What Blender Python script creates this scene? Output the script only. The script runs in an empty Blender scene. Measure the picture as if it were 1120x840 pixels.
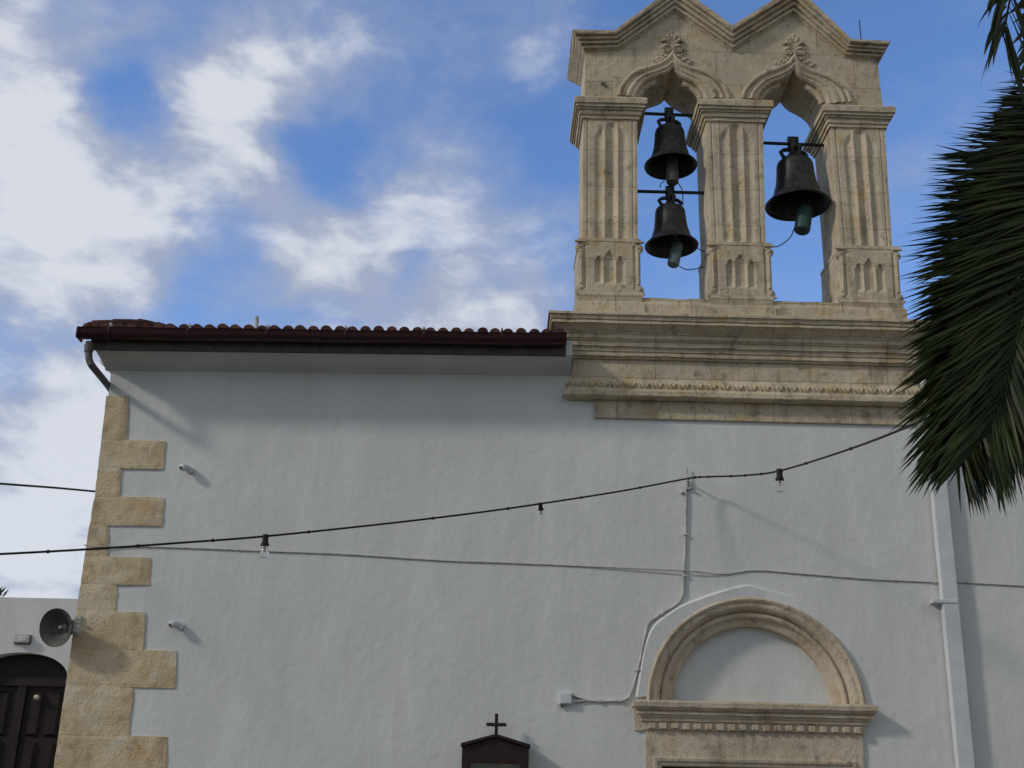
import bpy, bmesh, math, random
from mathutils import Vector, Matrix, noise
R = math.radians
rnd = random.Random(7)
scn = bpy.context.scene
COL = scn.collection

# ------------------------------------------------------------------ camera
F, CX, CY = 1200.0, 560.0, 420.0            # focal length and centre of the 1120x840 photograph
CAM = Vector((0.0, -11.0, 2.0))
PITCH, YAW, ROLL = R(20.0), R(0.6), R(1.2)
fwd = Vector((math.sin(YAW) * math.cos(PITCH), math.cos(YAW) * math.cos(PITCH), math.sin(PITCH)))
rt0 = Vector((math.cos(YAW), -math.sin(YAW), 0))
up0 = rt0.cross(fwd)
rt = rt0 * math.cos(ROLL) + up0 * math.sin(ROLL)
up = up0 * math.cos(ROLL) - rt0 * math.sin(ROLL)
cd = bpy.data.cameras.new('camera'); cam = bpy.data.objects.new('camera', cd); COL.objects.link(cam)
cam.matrix_world = Matrix((( rt.x, up.x, -fwd.x, CAM.x), (rt.y, up.y, -fwd.y, CAM.y), (rt.z, up.z, -fwd.z, CAM.z), (0, 0, 0, 1)))
cd.sensor_width = 36; cd.lens = 36 * F / 1120; cd.clip_start = .05; cd.clip_end = 2000
scn.camera = cam

def ray(px, py): return (fwd * F + rt * (px - CX) - up * (py - CY)).normalized()
def P(px, py, y=0.0):
    """the real point on the upright plane at depth y that the photograph shows at (px, py)"""
    d = ray(px, py); return CAM + d * ((y - CAM.y) / d.y)

# ------------------------------------------------------------------ light, sky
SUN = Vector((-2.2, -1.0, 1.38)).normalized()
EL, AZ = math.asin(SUN.z), math.atan2(SUN.x, SUN.y)
sl = bpy.data.lights.new('sun', 'SUN'); so = bpy.data.objects.new('sun', sl); COL.objects.link(so)
sl.energy = .92; sl.angle = R(5.5); sl.color = (1, .93, .82)
so.rotation_euler = (-SUN).to_track_quat('-Z', 'Y').to_euler(); so.location = SUN * 40
scn.view_settings.view_transform = 'Standard'; scn.view_settings.look = 'None'
scn.view_settings.exposure = 0.52; scn.view_settings.gamma = 1; scn.view_settings.use_curve_mapping = False

class G:
    """small helper to write node graphs"""
    def __init__(s, nt): s.nt = nt; s.L = nt.links
    def n(s, t, **k):
        x = s.nt.nodes.new(t)
        for a, b in k.items(): setattr(x, a, b)
        return x
    def put(s, sock, v):
        if v is None: return
        if hasattr(v, 'is_output'): s.L.new(v, sock)
        else: sock.default_value = v
    def m(s, op, a, b=None, c=None, clamp=False):
        x = s.n('ShaderNodeMath', operation=op, use_clamp=clamp)
        for i, v in enumerate((a, b, c)): s.put(x.inputs[i], v)
        return x.outputs[0]
    def v(s, op, a, b=None):
        x = s.n('ShaderNodeVectorMath', operation=op); s.put(x.inputs[0], a); s.put(x.inputs[1], b)
        return x.outputs['Value'] if op in ('DOT_PRODUCT', 'LENGTH') else x.outputs[0]
    def scale(s, a, k):
        x = s.n('ShaderNodeVectorMath', operation='SCALE'); s.put(x.inputs[0], a); s.put(x.inputs['Scale'], k); return x.outputs[0]
    def noise(s, vec, sc, det=4, rough=.55, dist=0, col=False):
        x = s.n('ShaderNodeTexNoise'); s.put(x.inputs['Vector'], vec); x.inputs['Scale'].default_value = sc
        x.inputs['Detail'].default_value = det; x.inputs['Roughness'].default_value = rough; x.inputs['Distortion'].default_value = dist
        return x.outputs['Color'] if col else x.outputs[0]
    def ramp(s, f, lo, hi, a=0., b=1.):
        x = s.n('ShaderNodeMapRange', interpolation_type='SMOOTHSTEP'); s.put(x.inputs[0], f)
        for i, q in zip((1, 2, 3, 4), (lo, hi, a, b)): x.inputs[i].default_value = q
        return x.outputs[0]
    def mix(s, f, a, b, bt='MIX'):
        x = s.n('ShaderNodeMix', data_type='RGBA', blend_type=bt); s.put(x.inputs[0], f)
        for i, q in ((6, a), (7, b)):
            s.put(x.inputs[i], (*q, 1) if isinstance(q, tuple) and len(q) == 3 else q)
        return x.outputs[2]

w = bpy.data.worlds.new('World'); scn.world = w; w.use_nodes = True
g = G(w.node_tree); w.node_tree.nodes.clear()
sky = g.n('ShaderNodeTexSky', sky_type='NISHITA'); sky.sun_disc = False; sky.sun_elevation = EL; sky.sun_rotation = AZ % (2 * math.pi)
sky.air_density = 1.0; sky.dust_density = .4; sky.ozone_density = 3.0
tc = g.n('ShaderNodeTexCoord').outputs['Generated']
wob = g.v('SUBTRACT', g.noise(tc, 5.0, 5, .6, col=True), (.5, .5, .5))
wob2 = g.v('SUBTRACT', g.noise(tc, 14.0, 4, .55, col=True), (.5, .5, .5))
dirn = g.v('NORMALIZE', g.v('ADD', g.v('ADD', tc, g.scale(wob, .13)), g.scale(wob2, .05)))
# cloud banks: direction they stand in, angular radius (px of the photo's scale), strength
BANKS = [(15, 20, 50, .8), (45, 110, 42, .7), (110, 200, 45, .8), (60, 190, 40, .4), (140, 280, 42, 1.0), (20, 250, 55, .5), (60, 320, 50, .5), (10, 165, 45, .45), (10, 330, 50, .45), (190, 250, 35, .3), (600, 300, 60, .45), (240, 340, 40, .4),
         (150, 8, 36, .35), (245, 125, 46, 1.1), (260, 190, 32, .9), (200, 95, 32, .4), (325, 60, 52, .45), (420, 60, 55, .38), (290, 85, 36, .25), 
         (420, 230, 40, .55), (345, 240, 40, .35), (480, 190, 45, .38), (560, 220, 48, .4), (340, 300, 40, .85), (430, 335, 42, .7), (500, 320, 50, .6), (570, 335, 45, .5),
         (560, 10, 45, .35), (600, 55, 30, .35), (1000, 190, 60, .28), (690, 250, 60, .12),
         (80, 435, 42, .85), (55, 500, 46, .45), (50, 570, 56, .7), (0, 620, 90, .6), (100, 650, 90, .7), (-120, 200, 100, .5), (-150, 500, 120, .7),
         (150, 105, 24, -.6), (160, 150, 20, -.5), (185, 40, 26, -.3), (325, 160, 24, -.45), (370, 185, 26, -.45), (415, 150, 30, -.35), (440, 300, 22, -.6), (10, 400, 28, -.5), (210, 325, 26, -.5), (880, 60, 170, -.5), (590, 130, 60, -.35), (70, 380, 25, -.3)]
acc = None
for px, py, r, a in BANKS:
    d = ray(px, py); k = (F / r) ** 2
    e = g.m('EXPONENT', g.m('MULTIPLY', g.m('SUBTRACT', g.v('DOT_PRODUCT', dirn, tuple(d)), 1.0), k))
    acc = g.m('MULTIPLY_ADD', e, a, acc if acc is not None else 0.0)
sep = g.n('ShaderNodeSeparateXYZ'); g.L.new(tc, sep.inputs[0])
den = g.m('ADD', g.m('MAXIMUM', sep.outputs[2], 0.0), .12)
cmb = g.n('ShaderNodeCombineXYZ'); g.L.new(g.m('DIVIDE', sep.outputs[0], den), cmb.inputs[0]); g.L.new(g.m('DIVIDE', sep.outputs[1], den), cmb.inputs[1])
fbm = g.noise(cmb.outputs[0], 2.6, 8, .6, .5)
mp = g.n('ShaderNodeMapping'); mp.inputs['Rotation'].default_value = (0, R(24), 0); mp.inputs['Scale'].default_value = (5.5, 5.5, 11); g.L.new(tc, mp.inputs[0])
wisp = g.noise(mp.outputs[0], 1.6, 8, .62, .9)
fine = g.noise(mp.outputs[0], 5.0, 6, .65, .4)
big = g.noise(cmb.outputs[0], .9, 3, .5)
behind = g.ramp(g.v('DOT_PRODUCT', tc, tuple(fwd)), .55, .2)
other = g.m('MULTIPLY', behind, g.ramp(big, .25, .55))
tex = g.m('ADD', g.m('MULTIPLY', g.m('SUBTRACT', fbm, .5), 1.7), g.m('ADD', g.m('MULTIPLY', g.m('SUBTRACT', wisp, .5), 1.1), g.m('MULTIPLY', g.m('SUBTRACT', fine, .5), .35)))
dens = g.m('ADD', g.m('ADD', acc, tex), other)
mask = g.ramp(dens, -.32, 1.15)
puff = g.noise(mp.outputs[0], 2.4, 5, .55, .3)
tone = g.m('ADD', g.m('MULTIPLY', dens, .9), g.m('MULTIPLY', g.m('SUBTRACT', puff, .5), 3.6))
ccol = g.mix(g.ramp(tone, .4, 1.6), (2.55, 2.9, 3.85), (4.85, 5.05, 5.45))
ccol = g.mix(behind, ccol, (2.7, 2.68, 2.5))
skyc = g.mix(1.0, sky.outputs[0], (1.0, 1.16, 1.42), 'MULTIPLY')
fin = g.mix(g.m('MULTIPLY', mask, .95), skyc, ccol)
bg = g.n('ShaderNodeBackground'); g.L.new(fin, bg.inputs[0]); bg.inputs[1].default_value = .1
g.L.new(bg.outputs[0], g.n('ShaderNodeOutputWorld').inputs[0])

# ------------------------------------------------------------------ materials
def material(name, rough=.7, spec=.3, metal=0.):
    m = bpy.data.materials.new(name); m.use_nodes = True; m.node_tree.nodes.clear(); q = G(m.node_tree)
    b = q.n('ShaderNodeBsdfPrincipled'); b.inputs['Roughness'].default_value = rough
    b.inputs['Specular IOR Level'].default_value = spec; b.inputs['Metallic'].default_value = metal
    q.L.new(b.outputs[0], q.n('ShaderNodeOutputMaterial').inputs[0])
    q.pos = q.n('ShaderNodeNewGeometry').outputs['Position']
    return m, q, b
def bump(q, b, hs):
    prev = None
    for h, st, d in hs:
        x = q.n('ShaderNodeBump'); x.inputs['Strength'].default_value = st; x.inputs['Distance'].default_value = d
        q.L.new(h, x.inputs['Height'])
        if prev is not None: q.L.new(prev, x.inputs['Normal'])
        prev = x.outputs[0]
    q.L.new(prev, b.inputs['Normal'])
def stone(name, c1, c2, dark, ochre, bs=1.0, joints=False, lime=False):
    m, q, b = material(name, .9, .15)
    n1 = q.noise(q.pos, 1.9, 6, .62, .3); n2 = q.noise(q.pos, 9, 5, .65); n3 = q.noise(q.pos, 46, 4, .6)
    c = q.mix(q.ramp(n1, .35, .65), c1, c2)
    c = q.mix(q.ramp(q.noise(q.pos, 3.3, 5, .6, .6), .52, .72, 0, .75), c, ochre)
    sm_ = q.n('ShaderNodeMapping'); sm_.inputs['Scale'].default_value = (1, 1, .28); q.L.new(q.pos, sm_.inputs[0])
    c = q.mix(q.ramp(q.noise(sm_.outputs[0], 5.5, 6, .7), .5, .72, 0, .55), c, dark)
    c = q.mix(q.ramp(n2, .53, .72, 0, .65), c, dark)
    c = q.mix(q.ramp(n3, .56, .72, 0, .5), c, dark)
    if lime: c = q.mix(q.ramp(q.noise(q.pos, 2.7, 6, .65, .5), .48, .68, 0, .7), c, (.72, .66, .53))
    if joints:
        sx = q.n('ShaderNodeSeparateXYZ'); q.L.new(q.pos, sx.inputs[0]); cx_ = q.n('ShaderNodeCombineXYZ')
        q.L.new(q.m('ADD', sx.outputs[0], q.m('MULTIPLY', n2, .03)), cx_.inputs[0]); q.L.new(q.m('ADD', sx.outputs[2], q.m('MULTIPLY', n2, .03)), cx_.inputs[1])
        br = q.n('ShaderNodeTexBrick'); q.L.new(cx_.outputs[0], br.inputs[0]); br.inputs['Scale'].default_value = 1
        br.inputs['Mortar Size'].default_value = .0045; br.inputs['Mortar Smooth'].default_value = .3; br.inputs['Brick Width'].default_value = .83; br.inputs['Row Height'].default_value = .47
        br.inputs['Color1'].default_value = (.92, .92, .92, 1); br.inputs['Color2'].default_value = (1.1, 1.08, 1.04, 1); br.inputs['Mortar'].default_value = (.45, .42, .38, 1)
        c = q.mix(.75, c, q.mix(1.0, c, br.outputs['Color'], 'MULTIPLY'))
    c = q.mix(q.ramp(n3, .44, .3, 0, .3), c, (.62, .53, .36))
    q.L.new(c, b.inputs['Base Color'])
    vor = q.n('ShaderNodeTexVoronoi'); q.put(vor.inputs['Vector'], q.pos); vor.inputs['Scale'].default_value = 38
    pits = q.ramp(vor.outputs['Distance'], .08, .3)
    bump(q, b, [(n2, .5 * bs, .03), (n3, .55 * bs, .012), (pits, .25 * bs, .008)])
    return m
def flat(name, col, rough=.6, spec=.3, metal=0., var=.25, sc=12, bmp=.15):
    m, q, b = material(name, rough, spec, metal)
    n = q.noise(q.pos, sc, 5, .6)
    lo = tuple(x * (1 - var) for x in col); hi = tuple(min(1, x * (1 + var)) for x in col)
    q.L.new(q.mix(q.ramp(n, .3, .7), lo, hi), b.inputs['Base Color'])
    bump(q, b, [(q.noise(q.pos, sc * 6, 3), bmp, .004)])
    return m
M = {}
M['belfry'] = stone('limestone', (.62, .535, .40), (.51, .435, .32), (.15, .115, .075), (.52, .38, .18), 1.0, True)
M['quoin'] = stone('corner_limestone', (.68, .555, .37), (.58, .455, .285), (.33, .24, .14), (.58, .40, .20), 1.1, False, True)
M['door_stone'] = stone('doorway_limestone', (.62, .53, .41), (.53, .445, .335), (.20, .155, .105), (.50, .37, .22), .9)
def plaster(name, col):
    m, q, b = material(name, .85, .2)
    s = q.n('ShaderNodeMapping'); s.inputs['Scale'].default_value = (1, 1, .45); q.L.new(q.pos, s.inputs[0])
    a = q.noise(s.outputs[0], 2.2, 3, .5); c = q.noise(q.pos, 9, 4, .6, .4); d = q.noise(q.pos, 60, 3, .6)
    st = q.ramp(q.noise(s.outputs[0], 1.1, 5, .6), .35, .7)
    k = q.mix(st, tuple(x * .90 for x in col), col)
    s2 = q.n('ShaderNodeMapping'); s2.inputs['Scale'].default_value = (1, 1, .1); q.L.new(q.pos, s2.inputs[0])
    k = q.mix(q.ramp(q.noise(s2.outputs[0], 6, 4, .6), .52, .75, 0, .4), k, (col[0] * .84, col[1] * .835, col[2] * .80))
    k = q.mix(q.ramp(q.noise(q.pos, 5.5, 6, .7), .58, .75, 0, .35), k, (col[0] * .82, col[1] * .81, col[2] * .78))
    q.L.new(k, b.inputs['Base Color'])
    bump(q, b, [(a, .42, .05), (c, .21, .03), (d, .2, .004)])
    return m
M['plaster'] = plaster('whitewash', (.70, .715, .69))
M['soffit'] = plaster('soffit_whitewash', (.66, .67, .64))
M['house'] = plaster('house_whitewash', (.66, .66, .64))
M['maroon'] = flat('maroon_painted_metal', (.038, .009, .010), .45, .4)
M['fascia'] = flat('grey_brown_board', (.085, .07, .06), .7)
M['tile'] = flat('clay_roof_tile', (.085, .038, .03), .85, .2, 0, .55, 7, .5)
M['pvc'] = flat('white_pvc', (.62, .64, .66), .4, .4, 0, .06, 5, .05)
M['bronze'] = flat('weathered_bronze', (.036, .038, .036), .45, .4, .55, .45, 14, .35)
M['iron'] = flat('dark_iron', (.03, .027, .027), .6, .4, .5)
M['green'] = flat('green_painted_metal', (.03, .08, .078), .5, .4)
M['bluegrey'] = flat('bluegrey_painted_metal', (.13, .18, .19), .5, .4)
M['grey'] = flat('grey_painted_metal', (.10, .095, .085), .6, .3)
M['palegrey'] = flat('pale_grey_plastic', (.5, .5, .46), .5, .3)
M['wood'] = flat('dark_stained_wood', (.022, .008, .007), .55, .35, 0, .4, 20, .3)
M['doorwood'] = flat('brown_door_wood', (.016, .009, .007), .55, .3, 0, .4, 16, .3)
M['cable'] = flat('black_rubber_cable', (.018, .014, .014), .6)
M['wcable'] = flat('dusty_beige_cable', (.40, .385, .34), .7)
M['conduit'] = flat('dusty_white_conduit', (.5, .5, .47), .6)
def leafmat():
    m, q, b = material('palm_leaf', .5, .25)
    n = q.noise(q.pos, 5, 4, .6); n2 = q.noise(q.pos, 45, 3, .6)
    c = q.mix(q.ramp(n, .35, .65), (.014, .023, .007), (.032, .044, .011))
    c = q.mix(q.ramp(n2, .55, .75, 0, .7), c, (.06, .064, .018)); c = q.mix(q.ramp(q.noise(q.pos, 13, 3), .66, .76, 0, .5), c, (.10, .075, .035))
    q.L.new(c, b.inputs['Base Color']); return m
M['frond'] = leafmat()
M['rachis'] = flat('palm_stalk', (.03, .032, .012), .5)
M['trunk'] = flat('palm_trunk', (.12, .09, .06), .9, .2, 0, .5, 10, .8)
M['leaf'] = flat('shrub_leaf', (.04, .05, .035), .5)
M['weed'] = flat('weed_leaf', (.09, .12, .05), .6)
M['paper'] = flat('pale_printed_paper', (.42, .42, .36), .6, .3, 0, .2, 25, .02)
M['ground'] = flat('beige_paving', (.13, .12, .10), .9, .2, 0, .2, 3, .3)
M['brass'] = flat('worn_brass', (.5, .45, .35), .35, .5, .8)
def glass():
    m, q, b = material('clear_glass', .03, .5); b.inputs['Transmission Weight'].default_value = 1; b.inputs['IOR'].default_value = 1.3
    b.inputs['Base Color'].default_value = (.97, .97, .97, 1); return m
M['glass'] = glass()

# ------------------------------------------------------------------ mesh helpers
LOC = {}
class MB:
    def __init__(s): s.b = bmesh.new()
    def face(s, pts):
        try: return s.b.faces.new([s.b.verts.new(p) for p in pts])
        except ValueError: return None
    def box(s, lo, hi, jit=0):
        x0, y0, z0 = lo; x1, y1, z1 = hi
        s.hexa([(x0, y0, z0), (x1, y0, z0), (x1, y0, z1), (x0, y0, z1)], [(x0, y1, z0), (x1, y1, z0), (x1, y1, z1), (x0, y1, z1)])
    def hexa(s, a, b):
        va = [s.b.verts.new(p) for p in a]; vb = [s.b.verts.new(p) for p in b]; n = len(a)
        s.b.faces.new(va); s.b.faces.new(vb[::-1])
        for i in range(n): s.b.faces.new((va[i], vb[i], vb[(i + 1) % n], va[(i + 1) % n]))
    def prism(s, outline, y0, y1):
        """outline of points on an upright plane (x, z used), thickened from y0 to y1"""
        s.hexa([(p[0], y0, p[2]) for p in outline], [(p[0], y1, p[2]) for p in outline])
    def rings(s, rs, closed=True, loop=False, caps=True):
        vs = [[s.b.verts.new(p) for p in r] for r in rs]; n = len(rs[0]); m = len(rs)
        for i in range(m if loop else m - 1):
            A, B = vs[i], vs[(i + 1) % m]
            for j in range(n if closed else n - 1):
                s.b.faces.new((A[j], A[(j + 1) % n], B[(j + 1) % n], B[j]))
        if caps and closed and not loop and n > 2:
            s.b.faces.new(vs[0][::-1]); s.b.faces.new(vs[-1])
        return vs
    def tube(s, pts, r, seg=8):
        pts = [Vector(p) for p in pts]; rs = []
        rad = r if isinstance(r, (list, tuple)) else [r] * len(pts)
        ref = None
        for i, p in enumerate(pts):
            t = (pts[min(i + 1, len(pts) - 1)] - pts[max(i - 1, 0)]).normalized()
            if ref is None: ref = t.orthogonal().normalized()
            ref = (ref - t * ref.dot(t)); ref = ref.normalized() if ref.length > 1e-6 else t.orthogonal().normalized()
            q = t.cross(ref)
            rs.append([p + (ref * math.cos(2 * math.pi * k / seg) + q * math.sin(2 * math.pi * k / seg)) * rad[i] for k in range(seg)])
        s.rings(rs)
    def lathe(s, prof, origin, axis=Vector((0, 0, 1)), seg=32, wob=0):
        axis = axis.normalized(); u = axis.orthogonal().normalized(); v = axis.cross(u)
        s.rings([[Vector(origin) + axis * h + (u * math.cos(2 * math.pi * k / seg) + v * math.sin(2 * math.pi * k / seg)) * r for k in range(seg)] for r, h in prof], caps=False)
    def blob(s, c, r, sub=1, rot=None):
        mt = Matrix.Translation(c) @ (rot if rot else Matrix()) @ Matrix.Diagonal((*r, 1))
        bmesh.ops.create_icosphere(s.b, subdivisions=sub, radius=1, matrix=mt)
    def build(s, name, mat, parent=None, smooth=False, bevel=0, weld=True):
        if weld: bmesh.ops.remove_doubles(s.b, verts=s.b.verts, dist=1e-5)
        bmesh.ops.recalc_face_normals(s.b, faces=s.b.faces)
        me = bpy.data.meshes.new(name); s.b.to_mesh(me); s.b.free()
        o = bpy.data.objects.new(name, me); COL.objects.link(o)
        me.materials.append(M[mat] if isinstance(mat, str) else mat)
        if parent is not None:
            root = LOC[parent.name]; me.transform(Matrix.Translation(-root)); o.parent = parent; LOC[o.name] = root
        else: LOC[o.name] = Vector((0, 0, 0))
        if smooth:
            for p in me.polygons: p.use_smooth = True
            try: me.set_sharp_from_angle(angle=R(38))
            except Exception: pass
        if bevel:
            md = o.modifiers.new('bevel', 'BEVEL'); md.width = bevel; md.segments = 2; md.limit_method = 'ANGLE'; md.angle_limit = R(35)
        return o
def tag(o, label=None, cat=None, group=None, kind=None):
    for k, v in (('label', label), ('category', cat), ('group', group), ('kind', kind)):
        if v: o[k] = v
    return o
def thing(name, loc, label, cat, group=None):
    o = bpy.data.objects.new(name, None); COL.objects.link(o); o.location = loc; o.empty_display_size = .1
    LOC[o.name] = Vector(loc); return tag(o, label, cat, group)
def solo(mb, name, mat, origin, label, cat, group=None, **k):
    o = mb.build(name, mat, None, **k); o.data.transform(Matrix.Translation(-Vector(origin))); o.location = origin
    LOC[o.name] = Vector(origin); return tag(o, label, cat, group)
def catmull(pts, n=8):
    pts = [Vector(p) for p in pts]; out = []
    q = [pts[0] * 2 - pts[1]] + pts + [pts[-1] * 2 - pts[-2]]
    for i in range(1, len(q) - 2):
        for k in range(n):
            t = k / n; a, b, c, d = q[i - 1], q[i], q[i + 1], q[i + 2]
            out.append(.5 * ((2 * b) + (c - a) * t + (2 * a - 5 * b + 4 * c - d) * t * t + (3 * b - a - 3 * c + d) * t ** 3))
    return out + [pts[-1]]
def rectsweep(mb, x0, x1, y0, y1, prof, step=.09, jit=.003):
    """mouldings run round a rectangular block; prof = (outward, z), closed on itself"""
    cs = [((x0, y0), (-1, -1)), ((x1, y0), (1, -1)), ((x1, y1), (1, 1)), ((x0, y1), (-1, 1))]; rs = []
    for i in range(4):
        (a, d), (b, e) = cs[i], cs[(i + 1) % 4]
        L = math.hypot(b[0] - a[0], b[1] - a[1]); n = max(1, int(L / step)) if i != 2 else 1
        for k in range(n):
            t = k / n; p = (a[0] + (b[0] - a[0]) * t, a[1] + (b[1] - a[1]) * t); dd = (d[0] + (e[0] - d[0]) * t, d[1] + (e[1] - d[1]) * t)
            ring = []
            for j, (o, z) in enumerate(prof):
                w1 = noise.noise(Vector((p[0] * 5, p[1] * 5, z * 9 + 3))) * jit; w2 = noise.noise(Vector((p[0] * 7 + 9, p[1] * 5, z * 11))) * jit
                ring.append((p[0] + dd[0] * (o + w1), p[1] + dd[1] * (o + w1), z + w2))
            rs.append(ring)
    mb.rings(rs, closed=False, loop=True)
def relief(mb, q, y, back, fn, nu, nv):
    """block whose front face (corner points bl, br, tr, tl) is carved by fn(u, v) -> depth into the stone"""
    bl, br, tr, tl = q; vs = []
    for j in range(nv + 1):
        v = j / nv; row = []
        for i in range(nu + 1):
            u = i / nu; p = (bl * (1 - u) + br * u) * (1 - v) + (tl * (1 - u) + tr * u) * v
            jn = noise.noise(Vector((p.x * 9, p.z * 9, 1))) * .004
            row.append(mb.b.verts.new((p.x, y + fn(u, v) + jn, p.z)))
        vs.append(row)
    for j in range(nv):
        for i in range(nu): mb.b.faces.new((vs[j][i], vs[j][i + 1], vs[j + 1][i + 1], vs[j + 1][i]))
    per = vs[0][:] + [vs[j][nu] for j in range(1, nv + 1)] + vs[nv][nu - 1::-1] + [vs[j][0] for j in range(nv - 1, 0, -1)]
    bk = [mb.b.verts.new((v.co.x, back, v.co.z)) for v in per]; n = len(per)
    for i in range(n): mb.b.faces.new((per[i], per[(i + 1) % n], bk[(i + 1) % n], bk[i]))
def sm(a, b, x):
    t = max(0, min(1, (x - a) / (b - a))) if a != b else float(x > a); return t * t * (3 - 2 * t)

# ------------------------------------------------------------------ the setting
gm = MB(); gm.face([(-400, -300, 0), (400, -300, 0), (400, 500, 0), (-400, 500, 0)])
tag(gm.build('ground', 'ground'), kind='structure')

# ------------------------------------------------------------------ church
XC = P(122, 397).x
church = thing('church', (0, 0, 0), 'whitewashed church front with dark red gutter, rough corner stones and carved doorway', 'church')
z_top = P(400, 403).z                         # underside of the eaves at the wall
cor = [P(122.5, 397), P(106, 540), P(99, 580), P(84, 680), P(63, 825)]
foot = cor[-1] + (cor[-1] - cor[-2]) * 1.0
xr = P(1500, 600).x
# doorway geometry on the wall plane
AL, AR = P(707, 768), P(946, 772)
acx, arad = (AL.x + AR.x) / 2, (AR.x - AL.x) / 2; az = (AL.z + AR.z) / 2
rise = P(828, 653).z - az
def arc(r, n=40, y=0., a0=0, a1=math.pi): return [Vector((acx - r * math.cos(a0 + (a1 - a0) * i / n), y, az + r * rise / arad * math.sin(a0 + (a1 - a0) * i / n))) for i in range(n + 1)]
r_in = (P(913, 765).x - P(736, 765).x) / 2
r_hole = arad - .06
dxl, dxr = P(706, 820).x, P(943, 820).x; doL, doR = P(724, 838).x, P(926, 840).x; dtop = P(800, 840).z
wb = MB(); b = wb.b
outer = [Vector((foot.x, 0, 0))] + [Vector((c.x, 0, c.z)) for c in reversed(cor)] + [Vector((XC, 0, z_top + .25)), Vector((xr, 0, z_top + .25)), Vector((xr, 0, 0)), Vector((doR - .0, 0, 0)), Vector((doR, 0, dtop)), Vector((doL, 0, dtop)), Vector((doL, 0, 0))]
hole = arc(r_hole, 40)
def loop_edges(pts):
    vs = [b.verts.new(p) for p in pts]; return [b.edges.new((vs[i], vs[(i + 1) % len(vs)])) for i in range(len(vs))]
es = loop_edges(outer) + loop_edges(hole)
bmesh.ops.triangle_fill(b, use_beauty=True, use_dissolve=False, edges=es)
DEP = 9.0
side = [Vector((foot.x, 0, 0))] + [Vector((c.x, 0, c.z)) for c in reversed(cor)] + [Vector((XC, 0, z_top + .25))]
wb.rings([side, [p + Vector((0, DEP, 0)) for p in side]], closed=False)
wb.face([(xr, 0, 0), (xr, DEP, 0), (xr, DEP, z_top + .25), (xr, 0, z_top + .25)])
wb.face([(foot.x, DEP, 0), (XC, DEP, z_top + .25), (xr, DEP, z_top + .25), (xr, DEP, 0)])
for A, B in ((Vector((doL, 0, 0)), Vector((doL, 0, dtop))), (Vector((doL, 0, dtop)), Vector((doR, 0, dtop))), (Vector((doR, 0, dtop)), Vector((doR, 0, 0)))):
    wb.face([A, B, B + Vector((0, .4, 0)), A + Vector((0, .4, 0))])
wb.rings([arc(r_hole, 40), arc(r_hole, 40, .195)], closed=False)
tp = arc(r_hole, 40, .195); wb.face(tp)
wall = wb.build('wall', 'plaster', church)

# raised plaster border over the arch
ob = [P(660 + x / 3.5, 620 + y / 3.5) for x, y in ((118, 500), (150, 310), (188, 222), (250, 172), (310, 138), (450, 88), (550, 66), (610, 80), (700, 100), (800, 132), (850, 175))]
ob = catmull(ob, 4); rs = []
for i, p in enumerate(ob):
    c = Vector((acx, 0, az + .15)); t = i / (len(ob) - 1); f_ = 1.15 * (1 - sm(.6, .97, t)) - .15 if t > .5 else 1
    d = (c - p).normalized(); th = .034 * f_
    ri = p + d * .19
    rs.append([p + Vector((0, .01, 0)), p + Vector((0, -th * .45, 0)) + d * .01, p + Vector((0, -th, 0)) + d * .028, ri + Vector((0, -th * .7, 0)), ri + Vector((0, .01, 0))])
bo = MB(); bo.rings(rs); bo.build('plaster_border', 'plaster', church, smooth=True)

# corner stones: one jagged mass of long and short blocks, a little proud of the plaster
qx = [(433, 473, 143), (473, 483, 136), (483, 514, 181), (514, 544, 133), (544, 576, 179), (576, 609, 117), (609, 641, 165), (641, 669, 127), (669, 710, 159), (710, 752, 193), (752, 804, 144), (804, 850, 183)]
qx = [(434, 482, 141, 139), (482, 513, 180.5, 179), (513, 544, 133, 131), (544, 575.5, 179.5, 178), (575.5, 610, 119, 118), (610, 640, 165, 163), (640, 669.5, 128, 126), (669.5, 711, 159, 157), (711, 752, 193.5, 192), (752, 805, 146, 141), (805, 850, 183, 181)]
def corx(z):
    pts = [foot] + list(reversed(cor)) + [Vector((XC, 0, 99))]
    for i in range(len(pts) - 1):
        if pts[i].z <= z <= pts[i + 1].z:
            t = (z - pts[i].z) / (pts[i + 1].z - pts[i].z); return pts[i].x + (pts[i + 1].x - pts[i].x) * t
    return foot.x
blocks = []
for y0, y1, xa, xb in qx:
    za = P(150, y0).z; zb = P(150, y1).z; blocks.append((za, zb, P(xa, y0).x, P(xb, y1).x))
zl = blocks[-1][1]; k = 0
while zl > .05:
    zn = max(0, zl - .36); xx = foot.x + (.75 if k % 2 else 1.05); blocks.append((zl, zn, xx, xx)); zl = zn; k += 1
qm = MB()
for za, zb, xa, xb in blocks:
    n = 10; m_ = 7; fr = []
    off = rnd.uniform(-.002, .002)
    for j in range(n + 1):
        t = j / n; z = za + (zb - za) * t; xl = corx(z) - .012; xe = xa + (xb - xa) * t
        xe += noise.noise(Vector((xe, z * 14, 5))) * .01
        row = []
        for i in range(m_ + 1):
            u = i / m_; e = max(abs(2 * t - 1) ** 14 * .35, (u ** 16)) * .010
            x = xl + (xe - xl) * u + noise.noise(Vector((u * 7, z * 11, 2))) * .006
            row.append((x, -.022 - off + e + noise.noise(Vector((x * 8, z * 8, 0))) * .008, z + noise.noise(Vector((x * 9, z, 7))) * .008 * (1 if j in (0, n) else 0)))
        row = [(row[0][0], .5, z)] + row + [(row[-1][0], .02, z)]
        fr.append(row)
    qm.rings(fr, closed=False)
    for r_ in (fr[0], fr[-1]): qm.face(r_)
qm.build('corner_stones', 'quoin', church, smooth=False)

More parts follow.
